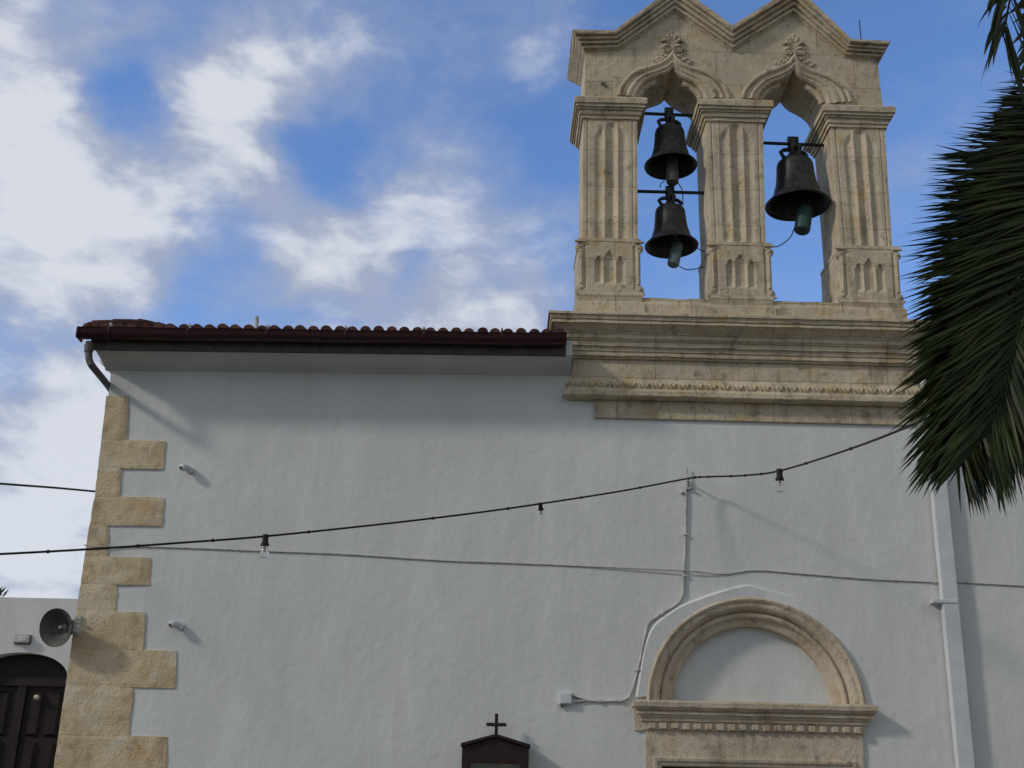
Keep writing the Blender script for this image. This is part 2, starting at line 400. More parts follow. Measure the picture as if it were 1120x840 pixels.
# eaves, roof and gutter, left and right of the bell gable
YG, YS = -.50, -.36
def eaves(pxl, pxr, gl, gr, hip):
    xl, xr_ = P(pxl, 386, YS).x, P(pxr, 388, YS).x
    zs = P(400, 386.5, YS).z; zw = P(400, 404).z
    x400 = P(400, 380, YG).x; K = .013 if hip else 0.
    def sh(m):
        for v in m.b.verts: v.co.z += K * (v.co.x - x400)
        return m
    e = MB()
    prof = [(.02, zw - .05), (-.02, zw - .045), (-.05, zw - .02), (-.10, zw - .004), (YS + .02, zs - .006), (YS, zs + .01), (YS, zs + .17), (.02, zs + .17)]
    n = 40
    e.rings([[(xl + (xr_ - xl) * i / n, y, z + noise.noise(Vector((i * .4, y, 3))) * .004) for y, z in prof] for i in range(n + 1)])
    if hip: # return along the side wall
        e.rings([[(XC + .02 + y * .4, .0, z) for y, z in prof], [(XC + .02 + y * .4, 6, z) for y, z in prof]])
    sh(e)
    e.build('eave', 'soffit', church, smooth=True)
    xg0, xg1 = P(gl, 372, YG).x, P(gr, 376, YG).x
    zt = P(400, 364.5, YG).z; zb = P(400, 376, YG).z; rg = (zt - zb)
    fb = MB(); fb.box((xl - .04, YS - .055, P(400, 387, YS - .03).z + .008), (xg1, YS - .003, zt + .02)); 
    sh(fb)
    fb.build('fascia_board', 'fascia', church)
    gt = MB(); cr = []
    for i in range(9):
        a = math.pi * i / 8; cr.append((-.075 * math.cos(a), -.075 * math.sin(a) * 1.25))
    cr2 = [(.068 / .075 * a, .9 * c + .003) for a, c in reversed(cr)]
    ring = cr + [(.085, .012), (.072, .012)] + cr2 + [(-.072, .012), (-.085, .012)]
    gt.rings([[(xg0 + (xg1 - xg0) * i / 12, YG + a, zt - .012 + c + .004 * math.sin(i * 1.7)) for a, c in ring] for i in range(13)])
    gt.box((xg0 - .012, YG - .082, zt - .11), (xg0 + .003, YG + .082, zt + .004))
    sh(gt)
    go = gt.build('gutter', 'maroon', church, smooth=True)
    L = xg1 - xg0; k = 0; xk = P(120, 372, YG).x if hip else xg0 + .5
    stepb = P(294, 372, YG).x - P(208, 372, YG).x
    while xk < xg1 - .05:
        br = MB(); rr = [(xk, YG - .079 * math.cos(math.pi * i / 10), zt - .012 - .079 * 1.27 * math.sin(math.pi * i / 10)) for i in range(11)]
        br.rings([[(p[0] - .012, p[1] - .003, p[2] - .003), (p[0] + .012, p[1] - .003, p[2] - .003), (p[0] + .012, p[1], p[2]), (p[0] - .012, p[1], p[2])] for p in rr])
        br.box((xk - .012, YG - .083, zt - .03), (xk + .012, YG - .079, zt + .025))
        sh(br)
        br.build('bracket', 'maroon', go)
        cl = MB(); cl.hexa([(xk - .012, YG - .06, zt + .002), (xk + .012, YG - .06, zt + .002), (xk + .012, YG - .055, zt + .06), (xk - .012, YG - .055, zt + .06)], [(xk - .012, YG + .1, zt + .04), (xk + .012, YG + .1, zt + .04), (xk + .012, YG + .1, zt + .07), (xk - .012, YG + .1, zt + .07)])
        sh(cl)
        cl.build('clip', 'palegrey', go); xk += stepb
    # tiles: barrels running up a low slope
    pitch = P(300, 362, YG).x - P(285.7, 362, YG).x; sl_ = .27
    t = MB(); nb = int((xg1 - xg0) / pitch); ztile = P(400, 359.6, YG + .03).z
    x_edge = xg0 + .06
    for bI in range(nb + 1):
        cx = xg0 + .1 + pitch * bI
        if cx > xg1 + pitch * .4: break
        for row in range(9):
            y0 = YG + .01 + row * .36 + rnd.uniform(-.012, .012); y1 = y0 + .42
            z0 = ztile - .045 + row * .36 * sl_ + (.018) + rnd.uniform(-.004, .004); z1 = z0 + .42 * sl_ - .012
            if hip and cx < xg0 + (y0 - YG) * .8: continue
            lift = 0
            ra, rb = pitch * .41, pitch * .34; tl = rnd.uniform(-.006, .006)
            A = []; B = []
            for i in range(9):
                a = math.pi * i / 8
                A.append((cx + ra * math.cos(a) + tl, y0, z0 + ra * .92 * math.sin(a))); B.append((cx + rb * math.cos(a) - tl, y1, z1 + rb * .92 * math.sin(a)))
            A2 = [(x * .8 + cx * .2, y, z - .016) for x, y, z in reversed(A)]; B2 = [(x * .8 + cx * .2, y, z - .016) for x, y, z in reversed(B)]
            t.rings([A, B])
        if not (hip and bI < 0):
            t.box((cx - pitch * .5, YG + .03, ztile - .075), (cx + pitch * .5, YG + .4, ztile - .046))
    # roof deck under the tiles
    t.face([(xg0 + .05, YG + .05, ztile - .05), (xg1, YG + .05, ztile - .05), (xg1, YG + 3.4, ztile - .05 + 3.3 * sl_), (xg0 + (2.6 if hip else .05), YG + 3.4, ztile - .05 + 3.3 * sl_)])
    if hip: t.face([(xg0 + .05, YG + .05, ztile - .05), (xg0 + 2.6, YG + 3.4, ztile - .05 + 3.3 * sl_), (xg0 + 2.6, 7, ztile - .05 + 3.3 * sl_), (xg0 + .05, 7, ztile - .05)])
    sh(t)
    ro = t.build('roof', 'tile', church, smooth=True, weld=False)
    if hip: # hip ridge tiles running back from the corner
        h = MB(); o0 = P(96, 359, YG + .05)
        pts = [(o0, .055), (P(103, 355.5, YG + .12), .055)]
        rp_ = catmull([P(96, 359.5, YG + .06), P(103, 356.5, YG + .12), P(125, 355, YG + .3), P(152, 354.6, YG + .55), P(172, 358, YG + .8), P(186, 361.5, YG + 1.)], 3)
        for k in range(0, len(rp_) - 2, 3): h.tube([rp_[k], rp_[k + 1], rp_[k + 2], rp_[k + 3] if k + 3 < len(rp_) else rp_[-1]], [.062, .058, .055, .05], 12)
        h.blob(rp_[0], (.06, .06, .055), 2)
        h.build('ridge_tiles', 'tile', ro, smooth=True)
        v = MB(); vb = P(281, 359, YG + .25); vt = P(281, 346.5, YG + .25); v.tube([vb - Vector((0, 0, .15)), vt], .022, 10); v.build('vent_pipe', 'palegrey', ro, smooth=True)
    return zt
zt = eaves(104, 626, 86.5, 619.5, True)
eaves(1026, 1560, 1030, 1560, False)

# left downspout: from the gutter, elbowing back to the side wall
ds = MB(); g0 = P(97, 378, YG)
pth = [g0 + Vector((0, 0, .04)), P(97, 388, YG), P(98.5, 396, YG), P(103, 403, YG + .06), Vector((XC - .02, .12, P(121, 424, .1).z)), Vector((XC - .075, .45, P(128, 436, .45).z)), Vector((XC - .1, .62, P(131, 452, .6).z)), Vector((XC - .14, .62, 1.2)), Vector((foot.x - .1, .62, .1))]
ds.tube(catmull(pth[:7], 4) + pth[7:], .036, 12)
ds.tube([g0 + Vector((0, 0, .01)), P(97, 385, YG)], .044, 12)
ds.build('downspout', flat('grey_brown_metal', (.10, .085, .08), .5), church, smooth=True)

# square white drainpipe on the right
dp = MB(); a0, a1 = P(1014.5, 540), P(1038.5, 840); wd = P(1032, 548).x - P(1014.5, 548).x
def pipe_x(z): return a0.x + (a1.x - a0.x) * (z - a0.z) / (a1.z - a0.z)
zz = z_top + .02
dp.hexa([(pipe_x(zz), -.10, zz), (pipe_x(zz) + wd, -.10, zz), (pipe_x(zz) + wd, -.02, zz), (pipe_x(zz), -.02, zz)], [(a1.x, -.10, .1), (a1.x + wd, -.10, .1), (a1.x + wd, -.02, .1), (a1.x, -.02, .1)])
dpo = dp.build('drainpipe', 'pvc', church, bevel=.012)
for py in (659, 520):
    c = P(1020, py); x = pipe_x(c.z); k = MB(); k.box((x - .07, -.108, c.z - .018), (x + wd + .01, 0, c.z + .018)); k.build('clamp', 'pvc', dpo, bevel=.004)

# carved stone doorway
ex0_ = P(706, 790, -.03).x
fr = MB(); dz0, dz1 = P(800, 800).z, dtop
def frame_piece(pts_prof, xl, xr_, zt_):
    rs = [[(xl - o, y, 0) for o, y in pts_prof], [(xl - o, y, zt_ + o) for o, y in pts_prof], [(xr_ + o, y, zt_ + o) for o, y in pts_prof], [(xr_ + o, y, 0) for o, y in pts_prof]]
    fr.rings(rs, closed=True, caps=True)
wf = doL - dxl
frame_piece([(0, .2), (0, -.01), (.015, -.025), (.045, -.03), (.05, -.045), (.075, -.05), (.08, -.032), (.10, -.03), (wf, -.03), (wf, .2)], doL, doR, dtop)
fr.box((dxl + .001, -.0285, dtop + wf - .02), (dxr, .1, dz0 + .06))
fr.box((P(694, 790, -.02).x, -.022, P(700, 799, -.02).z), (ex0_ + .002, .1, P(700, 768, -.02).z))
fr.build('door_frame', 'door_stone', church)
dd = MB(); dd.box((doL, .22, 0), (doR, .28, dtop)); 
for i in range(2):
    for j in range(3):
        w_ = (doR - doL) / 2; x0 = doL + w_ * i + .12; z0 = .15 + j * (dtop - .2) / 3; dd.box((x0, .20, z0), (x0 + w_ - .24, .222, z0 + (dtop - .5) / 3))
dd.build('door', 'doorwood', church, bevel=.006)
# entablature over the door
hd = MB(); RX = 820
def zpy(py, o): return P(RX, py, -.03 - o).z
ex0, ex1 = P(706, 790, -.03).x, P(943, 792, -.03).x
prof = [(0, zpy(800, 0)), (.02, zpy(800, .02)), (.02, zpy(791, .02)), (.045, zpy(790.5, .045)), (.05, zpy(787, .05)), (.06, zpy(786.5, .06)), (.065, zpy(783.5, .065)), (.085, zpy(783, .085)), (.085, zpy(780.5, .085)), (.075, zpy(779.6, .075)), (.1, zpy(778, .1)), (.11, zpy(775.5, .11)), (.125, zpy(775, .125)), (.13, zpy(770, .13)), (.11, zpy(769, .11)), (0, zpy(769, 0) + .01), (-.1, zpy(769, 0) + .015)]
rectsweep(hd, ex0, ex1, -.03, .2, prof, .07, .006)
ho = hd.build('door_cornice', 'door_stone', church, smooth=False)
nd = 19; zt_, zb_ = P(RX, 792.5, -.07).z, P(RX, 799, -.07).z
for i in range(nd):
    x = ex0 + (ex1 - ex0) * (i + .5) / nd + rnd.uniform(-.004, .004); hw = (ex1 - ex0) / nd * .29
    dn = MB(); dn.box((x - hw, -.075 + rnd.uniform(-.004, .004), zb_ + rnd.uniform(-.005, .005)), (x + hw, -.045, zt_))
    dn.build('dentil', 'door_stone', ho, bevel=.006)
# arch mouldings, stepping inwards to the recessed panel
ar = MB(); W = arad - r_in
prof = [(arad + .004, .02), (arad, -.035), (arad - .02, -.05), (arad - .04, -.045), (arad - .055, -.028), (arad - .07, -.03), (arad - .10, -.02), (arad - .12, .0), (arad - .135, .045), (arad - .14, .055), (arad - .15, .035), (arad - .17, .025), (arad - .19, .035), (arad - .205, .075), (arad - .215, .08), (r_in + .03, .085), (r_in, .105), (r_in, .20)]
N = 150; rs = []
for i in range(N + 1):
    a = math.pi * i / N
    rs.append([(acx - r * math.cos(a), y + noise.noise(Vector((a * 6, r * 9, 0))) * .006 + (.005 if i in (38, 74, 110) else 0), az - .01 + r * rise / arad * math.sin(a)) for r, y in prof])
ar.rings(rs, closed=False); ar.build('arch_moulding', 'door_stone', church, smooth=True)

# ------------------------------------------------------------------ bell gable
TH = .66
gable = thing('bell_gable', (P(810, 400).x, 0, P(810, 440).z), 'twin-arched limestone bell gable with three fluted pillars and zigzag cornice above church wall', 'bell gable')
bx0, bx1 = P(626, 400, -.04).x, P(1001, 402, -.04).x
def zb(py, o): return P(700, py, -.04 - o).z
bp = [(-.3, 438), (0.0, 438), (.03, 437.5), (.075, 435), (.105, 432.5), (.105, 427.5), (.08, 426.5), (.07, 425), (.062, 421), (.04, 417), (.012, 415.5), (0, 415), (0, 393.5), (.025, 393), (.03, 390.5), (.055, 389.5), (.055, 386.5), (.045, 385.8), (.062, 384.5), (.065, 380.5), (.09, 379), (.09, 375.5), (.085, 374.5), (.105, 372.5), (.105, 371.5), (.12, 370.5), (.12, 366.5), (.135, 365), (.15, 362), (.19, 357.5), (.215, 355), (.235, 353.8), (.235, 351.8), (.225, 351), (.245, 349.5), (.25, 345.5), (.27, 344.5), (.27, 342)]
prof = [(o, zb(py, max(o, 0))) for o, py in bp]
zc = prof[-1][1]; prof += [(.25, zc + .012), (-.02, zc + .035), (-.3, zc + .04)]
bm_ = MB(); rectsweep(bm_, bx0, bx1, -.04, TH + .04, prof, .08, .007)
base = bm_.build('base_cornice', 'belfry', gable)
lp = MB(); lx0, lx1 = P(650, 450, -.03).x, P(1003, 450, -.03).x
lp.box((lx0, -.03, P(700, 458, -.03).z), (lx1, .3, zb(437, 0))); lp.build('lower_panel', 'belfry', gable, bevel=.008)
cb = MB(); nb = 80; c0, c1 = P(618, 420, -.1).x, P(1008, 424, -.1).x
for i in range(nb):
    x = c0 + (c1 - c0) * (i + .5) / nb; zc_ = (zb(425.5, .08) + zb(416.5, .05)) / 2
    rot = Matrix.Rotation(R(-22 if i % 3 else 30), 4, 'Y') @ Matrix.Rotation(R(-30), 4, 'X')
    cb.blob((x, -.04 - .058, zc_), (.0145 + rnd.uniform(-.002, .003), .03, .05), 1, rot)
cb.build('carved_band', 'belfry', base, smooth=True)
# sill course between pillars
sx0, sx1 = P(640, 335).x, P(985, 338).x
sc_ = MB(); zs0 = zc + .02; zs1 = P(738, 327.5).z
rectsweep(sc_, sx0, sx1, -.0, TH, [(.05, zs0), (.045, P(738, 333, -.05).z), (.02, zs1 - .03), (.025, zs1 - .022), (.02, zs1), (-.3, zs1 + .01)], .07, .01)
sc_.build('sill', 'belfry', gable)

def flutes(u, v):
    """two broad flutes with a rib between, arched at their heads; slim sunk line along each edge"""
    d = 0
    for c, wv in ((.085, .014), (.915, .014)):
        if .03 < v < .97: d = max(d, .02 * max(0, 1 - abs(u - c) / wv) ** .6)
    top = .955 - .9 * abs(u - .52) ** 1.7
    endf = sm(.012, .03, v) * sm(top, top - .025, v)
    def groove(c, h, dep): return dep * max(0., 1 - (abs(u - c) / h) ** 2.2) if abs(u - c) < h else 0
    q = max(groove(.30, .085, .030), groove(.52, .105, .055), groove(.74, .085, .030))
    rib = -.012 * (max(0, 1 - abs(u - .40) / .022) + max(0, 1 - abs(u - .64) / .022))
    return (d + (q + rib) * endf) * .68
def lancets(u, v):
    d = 0.
    for c, h, tp in ((.32, .07, .70), (.5, .10, .78), (.68, .07, .70)):
        x = abs(u - c) / h
        if x < 1 and .2 < v < tp - .16 * x ** 1.5: d = max(d, .028 * min(1, (1 - x) * 3) * sm(.2, .26, v))
    if d == 0 and .25 < u < .75 and .2 < v < .74: d = -.004
    for c in (.09, .91):
        if abs(u - c) < .02 and .12 < v < .88: d = max(d, .018)
    return d
PILLARS = [dict(sh=((637.5, 264), (697.5, 264), (697, 131), (638, 131)), die=((633.5, 321), (701, 321.5), (700, 264), (633, 264)), pl=(630, 704, 320.5, 328.5, 629, 705.5, 338.5), cap=668),
           dict(sh=((778.5, 268), (837.5, 268), (834.5, 133), (772.5, 133)), die=((778.5, 325.5), (845, 326), (842.5, 268), (777, 268)), pl=(776, 847, 325, 333, 775, 850, 341), cap=804),
           dict(sh=((920, 272), (976, 272), (967.5, 139), (908.5, 139)), die=((920.5, 330), (985.5, 330), (982, 271), (918, 271)), pl=(919, 990, 329.5, 336, 918, 994, 345), cap=938)]
CAPY = [130, 133, 139.5]
captops = []
for i, pd in enumerate(PILLARS):
    s = [P(*q) for q in pd['sh']]; s[0].z = s[1].z = (s[0].z + s[1].z) / 2; s[2].z = s[3].z = (s[2].z + s[3].z) / 2 + .05
    mb = MB(); relief(mb, s, 0, TH, flutes, 56, 60); pil = mb.build('pillar', 'belfry', gable, smooth=True)
    dq = [P(*q, -.03) for q in pd['die']]; dq[0].z = dq[1].z = (dq[0].z + dq[1].z) / 2 - .02; dq[2].z = dq[3].z = s[0].z + .012
    mb = MB(); relief(mb, dq, -.03, TH + .03, lancets, 48, 40)
    mb.box((dq[3].x - .008, -.036, dq[3].z - .03), (dq[2].x + .008, TH + .035, dq[3].z + .008))
    ped = mb.build('pedestal', 'belfry', pil, smooth=True)
    for px_ in (0, 1):
        sv = MB()
        for vz in (.12, .86):
            e = dq[0].lerp(dq[3], vz) if px_ == 0 else dq[1].lerp(dq[2], vz); sx = -1 if px_ == 0 else 1
            c = Vector((e.x - sx * .012, -.036, e.z))
            for rr_, yy in ((.052, -.036), (.034, -.058), (.016, -.074)):
                sv.lathe([(rr_ * .8, .04), (rr_, .028), (rr_, 0), (0, -.012)], (c.x, yy + .03, c.z), Vector((0, 1, 0)), 14)
            sv.box((c.x - .055, -.055, c.z + (.052 if vz > .5 else -.068)), (c.x + .055, -.02, c.z + (.068 if vz > .5 else -.052)))
        e0 = dq[0] if px_ == 0 else dq[1]; e1 = dq[3] if px_ == 0 else dq[2]; o_ = .024 if px_ == 0 else -.024
        sv.tube([(e0.lerp(e1, .2).x + o_, -.03, e0.lerp(e1, .2).z), (e0.lerp(e1, .78).x + o_, -.03, e0.lerp(e1, .78).z)], .016, 8)
        sv.build('corner_scroll', 'belfry', pil, smooth=True)
    xa, xb, ya, yb, xc_, xd, ye = pd['pl']; mid = (xa + xb) / 2
    mb = MB(); X0, X1 = P(xa, yb, -.06).x, P(xb, yb, -.06).x; Z1, Zm, Z0 = P(mid, ya, -.06).z, P(mid, yb, -.06).z, zc + .01
    rectsweep(mb, X0 + .06, X1 - .06, 0, TH, [(.03, Z1 + .015), (.055, Z1 + .01), (.06, Z1 - .015), (.045, Zm + .02), (.04, Zm), (.06, Zm - .01), (.066, Zm - .03), (.075, Z0)][::-1] + [(-.2, Z1 + .015)], .08, .006)
    mb.build('plinth', 'belfry', pil)
    # capital
    mb = MB(); cyb = CAPY[i]; xm = pd['cap']
    cpz = lambda py, o: P(xm, py + cyb - 130, -o).z
    prof = [(-.02, cpz(131.5, 0)), (.0, cpz(130.5, 0)), (.02, cpz(129.5, .02)), (.024, cpz(126, .024)), (.04, cpz(125, .04)), (.05, cpz(121, .05)), (.045, cpz(120.4, .045)), (.065, cpz(119.4, .065)), (.068, cpz(116.8, .068)), (.088, cpz(116, .088)), (.09, cpz(113, .09)), (.108, cpz(112, .108)), (.11, cpz(106.5, .11)), (.095, cpz(105.6, .095)), (-.1, cpz(105.6, .095) + .02)]
    rectsweep(mb, s[3].x, s[2].x, 0, TH, prof, .06, .006)
    mb.build('capital', 'belfry', pil); captops.append(cpz(105.6, .095) + .005)
zcap = captops

# gable wall with two ogee arches
arch1 = [(694, 107), (697, 100), (703, 91.5), (711, 86), (719, 83), (727, 80.5), (732, 78), (735.5, 74.5), (739, 78.5), (744, 83), (751, 87), (758, 90), (764, 95), (768.5, 101), (771, 108)]
arch2 = [(828, 109), (831, 102.5), (837, 96), (844, 91), (852, 88), (859, 84.5), (864, 81.5), (868, 77), (872, 82), (878, 87), (886, 91), (893, 95), (899, 100.5), (903, 107), (905, 114)]
lowp = [(639.5, 57), (677.5, 55.5), (737.5, 14), (800.5, 57), (867, 17), (923, 63), (962, 66)]
topp = [(626, 32.5), (672, 33), (740, -17), (801, 28), (870.5, -16), (931, 42.5), (974.5, 45)]
a1 = [P(*q) for q in arch1]; a2 = [P(*q) for q in arch2]
for a, l, r in ((a1, 0, 1), (a2, 1, 2)):
    a[0].z = zcap[l] - .01; a[-1].z = zcap[r] - .01
Lw = [P(*q) for q in lowp]; Tp = [P(*q, -.15) for q in topp]
gl, gr = P(640, 104), P(965, 113)
out = [Vector((gl.x, 0, zcap[0] - .01))] + a1 + a2 + [Vector((gr.x, 0, zcap[2] - .01))] + [l + (t - l) * .6 for l, t in zip(reversed(Lw), reversed(Tp))]
out = [Vector((p.x, 0, p.z)) for p in out]
out[-1].x = gl.x; out[len(out) - 7].x = gr.x
gw = MB(); gw.prism(out, 0, TH)
gw.b.normal_update(); bmesh.ops.triangulate(gw.b, faces=[f for f in gw.b.faces if len(f.verts) > 4])
gwall = gw.build('gable_wall', 'belfry', gable)
# zigzag cornice with returns on both ends
tprof = [(0, -.03), (.0, .012), (.09, .018), (.10, .055), (.23, .06), (.26, .038), (.30, .042), (.32, .085), (.44, .09), (.47, .068), (.51, .072), (.53, .115), (.65, .12), (.68, .10), (.72, .105), (.745, .15), (.80, .158), (.97, .16), (1.0, .15)]
rs = []; trip = []
def cring(i, back=False):
    l, t = Lw[i], Tp[i]; r = []
    for tt, o in tprof:
        p = l.lerp(t, tt); jn = noise.noise(Vector((p.x * 6, p.z * 6, tt * 5))) * .006
        r.append((p.x, (TH + o) if back else -o + jn, p.z))
    return r
def lerp_r(A, B, n):
    o = []
    for k in range(n):
        t = k / n; o.append([tuple(a[j] + (b[j] - a[j]) * t + (noise.noise(Vector((a[j] * 3 + k * 1.3, q * .9, j))) * .006 if k else 0) for j in range(3)) for q, (a, b) in enumerate(zip(A, B))])
    return o
fr_ = [cring(i) for i in range(7)]; bk_ = [cring(i, True) for i in range(7)]
for i in range(6): rs += lerp_r(fr_[i], fr_[i + 1], 7)
rs += lerp_r(fr_[6], bk_[6], 4)
for i in range(6, 0, -1): rs.append(bk_[i])
rs += lerp_r(bk_[0], fr_[0], 4)
tcn = MB(); tcn.rings(rs, closed=False, loop=True)
for i in range(6):
    tcn.face([fr_[i][-1], fr_[i + 1][-1], bk_[i + 1][-1], bk_[i][-1]])
tcn.build('zigzag_cornice', 'belfry', gable)
# hood mouldings, inner roll stubs and carved finials
hoods = [([(677, 105), (679, 97), (685, 88), (692, 81.5), (700, 77.5), (709, 75), (718, 72.5), (725, 69), (731, 65), (735.5, 59)], [(735.5, 59), (740, 66), (746, 71.5), (755, 75.5), (766, 78.5), (776, 82.5), (786, 90), (793, 98), (797, 108)]),
         ([(812, 109), (815, 99), (821, 92), (829, 85), (838, 80.5), (848, 77), (856, 73.5), (863, 70), (868, 63)], [(868, 63), (873, 70), (879, 75), (887, 79), (897, 82), (907, 85.5), (917, 92), (925, 99.5), (930, 112)])]
FIN = [(735.5, 60, -.3), (869, 63, .2)]
for (hl, hr), ai, ft in zip(hoods, (arch1, arch2), FIN):
    h = MB()
    for part in (hl, hr):
        pts = [P(*q) for q in part]; mid = lambda q: q
        cc = catmull(pts, 4); h.tube([p + Vector((0, -.012, 0)) for p in cc], .026, 8)
    # inner fillets between hood and opening
    hp = catmull([P(*q) for q in hl], 4) + catmull([P(*q) for q in hr], 4)[1:]; ip = catmull([P(*q) for q in ai], 4)
    def resample(c, n):
        L = [0]
        for i in range(1, len(c)): L.append(L[-1] + (c[i] - c[i - 1]).length)
        o = []; j = 0
        for k in range(n + 1):
            t = L[-1] * k / n
            while j < len(L) - 2 and L[j + 1] < t: j += 1
            o.append(c[j].lerp(c[j + 1], (t - L[j]) / max(1e-9, L[j + 1] - L[j])))
        return o
    hh, ii = resample(hp, 60), resample(ip, 60)
    h.rings([[a.lerp(c, .18) + Vector((0, .0, 0)), a.lerp(c, .25) + Vector((0, -.03, 0)), a.lerp(c, .42) + Vector((0, -.012, 0)), a.lerp(c, .5) + Vector((0, -.034, 0)), a.lerp(c, .62) + Vector((0, -.036, 0)), a.lerp(c, .72) + Vector((0, -.014, 0)), a.lerp(c, .9) + Vector((0, -.02, 0)), c + Vector((0, .002, 0))] for a, c in zip(hh, ii)], closed=False)
    for seg in (ii[2:20], ii[42:59]):
        cen = P(ft[0], 100, .1); h.tube([Vector((p.x, .07, p.z)) + (cen - p).normalized() * .03 for p in seg], .04, 10)
    h.build('hood_moulding', 'belfry', gwall, smooth=True)
    f = MB(); c = P(ft[0], ft[1]); s_ = (P(ft[0] + 1, ft[1]).x - c.x) * 1.22
    U = lambda dx, dy: c + Vector((dx * s_, 0, -dy * s_ * 1.12))
    f.tube([U(0, 2), U(0, -8), U(0, -20)], [.032, .026, .012], 8)
    for sx in (-1, 1):
        f.lathe([(0.0, -.03), (.022, -.03), (.03, -.02), (.045, -.035), (.05, -.01), (.05, .01)], U(sx * 5.2, -4.5), Vector((0, 1, 0)), 14)
        for ang, ln, bs in ((28, 10, -12), (62, 11, -10), (95, 9, -8)):
            a = R(ang); d0 = U(sx * 1, bs); d1 = U(sx * (1 + ln * math.sin(a) * .55), bs - ln * math.cos(a) * .6); d2 = U(sx * (1 + ln * math.sin(a)), bs - ln * math.cos(a) * .75 + 1.5)
            f.tube([d0, d0.lerp(d1, .5) + Vector((0, -.015, 0)), d1 + Vector((0, -.03, 0)), d2 + Vector((0, -.01, 0))], [.012, .026, .024, .006], 7)
        for q in ((6, 1.5), (10, 5), (14.5, 7.5)):
            f.blob(U(sx * q[0], q[1]), (.032, .03, .024), 1, Matrix.Rotation(sx * .6, 4, 'Y')); f.blob(U(sx * (q[0] + 2.5), q[1] - 1.5), (.02, .024, .02), 1)
    f.blob(U(0, -21), (.018, .02, .035), 1)
    f.build('carved_finial', 'belfry', gwall, smooth=True)
# rods and bells hang in the middle of the wall's thickness
YB = .30
def rod(pa, pb):
    r_ = MB(); r_.tube([P(*pa, YB), P(*pb, YB)], .02, 8); r_.build('hanging_rod', 'iron', gable, smooth=True)
rod((690, 123.5), (784, 127.5)); rod((686, 209), (786, 211.5)); rod((826, 156), (925, 160))
lr = MB(); lr.tube([P(942, 46, .1), P(940, 22, .1)], .006, 6); lr.build('metal_spike', 'iron', gable)

def bell(ctr, wpx, lip_py, top_py, label, striker, smat, slabel, swire, wob):
    lip = P(ctr, lip_py, YB); top = P(ctr, top_py, YB); H = top.z - lip.z
    rr = (P(ctr + wpx / 2, lip_py, YB).x - lip.x)
    t = thing('church_bell', (lip.x, YB, lip.z), label, 'bell', 'bells hanging in the bell gable')
    hb = H * .68
    pr = [(0, hb * 1.0), (.30, hb * 1.0), (.44, hb * .985), (.53, hb * .94), (.565, hb * .88), (.575, hb * .80), (.59, hb * .66), (.62, hb * .50), (.655, hb * .385), (.665, hb * .37), (.675, hb * .36), (.72, hb * .24), (.80, hb * .14), (.86, hb * .095), (.875, hb * .085), (.95, hb * .035), (1.0, 0), (.985, -.012), (.93, -.005), (.82, hb * .06), (.66, hb * .25), (.56, hb * .5), (.5, hb * .85), (0, hb * .93)]
    mb = MB(); mb.lathe([(r * rr, h) for r, h in pr], (lip.x, YB, lip.z), Vector((wob, 0, 1)), 48); mb.build('bell_body', 'bronze', t, smooth=True)
    mb = MB(); ct = lip + Vector((0, 0, hb)); q = rr
    mb.lathe([(0, 0.0), (.22 * q, 0.0), (.18 * q, .08 * q), (.10 * q, .16 * q), (.14 * q, .3 * q), (.19 * q, .42 * q), (.15 * q, H - hb), (0, H - hb + .02)], ct, Vector((0, 0, 1)), 16)
    for k in range(4):
        a = math.pi / 2 * k + .2; u = Vector((math.cos(a), math.sin(a), 0))
        mb.tube([ct + u * .1 * q + Vector((0, 0, .02)), ct + u * .36 * q + Vector((0, 0, .08 * q)), ct + u * .44 * q + Vector((0, 0, .26 * q)), ct + u * .34 * q + Vector((0, 0, .34 * q)), ct + u * .12 * q + Vector((0, 0, .40 * q))], .055 * q + .006, 7)
    mb.tube([ct + Vector((-.16 * q, 0, H - hb)), ct + Vector((.16 * q, 0, H - hb))], .05, 10)
    mb.build('crown', 'bronze', t, smooth=True)
    (sx0, sy0), (sx1, sy1), sw = striker
    a = P(sx0, sy0, YB - .02); e = P(sx1, sy1, YB - .06); d = (e - a).normalized(); r0 = sw * (rr * 2 / wpx) / 2
    mb = MB(); L = (e - a).length
    mb.lathe([(0, -.08), (r0 * .35, -.08), (r0 * .35, 0), (r0, .0), (r0, L * .45), (r0 * 1.04, L * .45), (r0 * 1.04, L * .9), (r0, L * .97), (r0 * .9, L), (r0 * .3, L), (r0 * .3, L + .015), (0, L + .015)], a, d, 20)
    mb.tube([lip + Vector((0, 0, hb * .9)), a], .02, 8)
    so_ = mb.build('striker', smat, t, smooth=True); so_['label'] = slabel
    for wr in swire:
        mb = MB(); mb.tube(catmull([P(x, y, YB - .05 + dy) for x, y, dy in wr], 6), .006, 6); mb.build('wire', 'cable', t, smooth=True)
    return t
bell(733.5, 57.5, 181.5, 122, 'upper bell of the stacked pair in the left arch', ((735, 176), (735.5, 200), 13), 'grey', 'dull brown cylindrical striker', [[(727, 198, 0), (723, 201, 0), (722, 205, 0)], [(741, 199, 0), (746, 208, 0), (747, 224, .05)]], 0.0)
bell(734.5, 58.5, 269, 208, 'lower bell of the left arch with pale blue-grey striker', ((741, 268), (736, 290), 12.5), 'bluegrey', 'pale blue-grey tilted striker', [[(741, 290, 0), (752, 295, .05), (771, 292, .1)], [(760, 268, 0), (765, 273, .05), (772, 276, .1)]], -.01)
bell(872.5, 70, 224.5, 154, 'largest bell, alone in the right arch with a dark green striker', ((880.5, 229), (877, 253), 16.5), 'green', 'dark green tilted striker', [[(869, 249, 0), (864, 260, .05), (852, 269, .1), (843, 270, .1)]], .0)
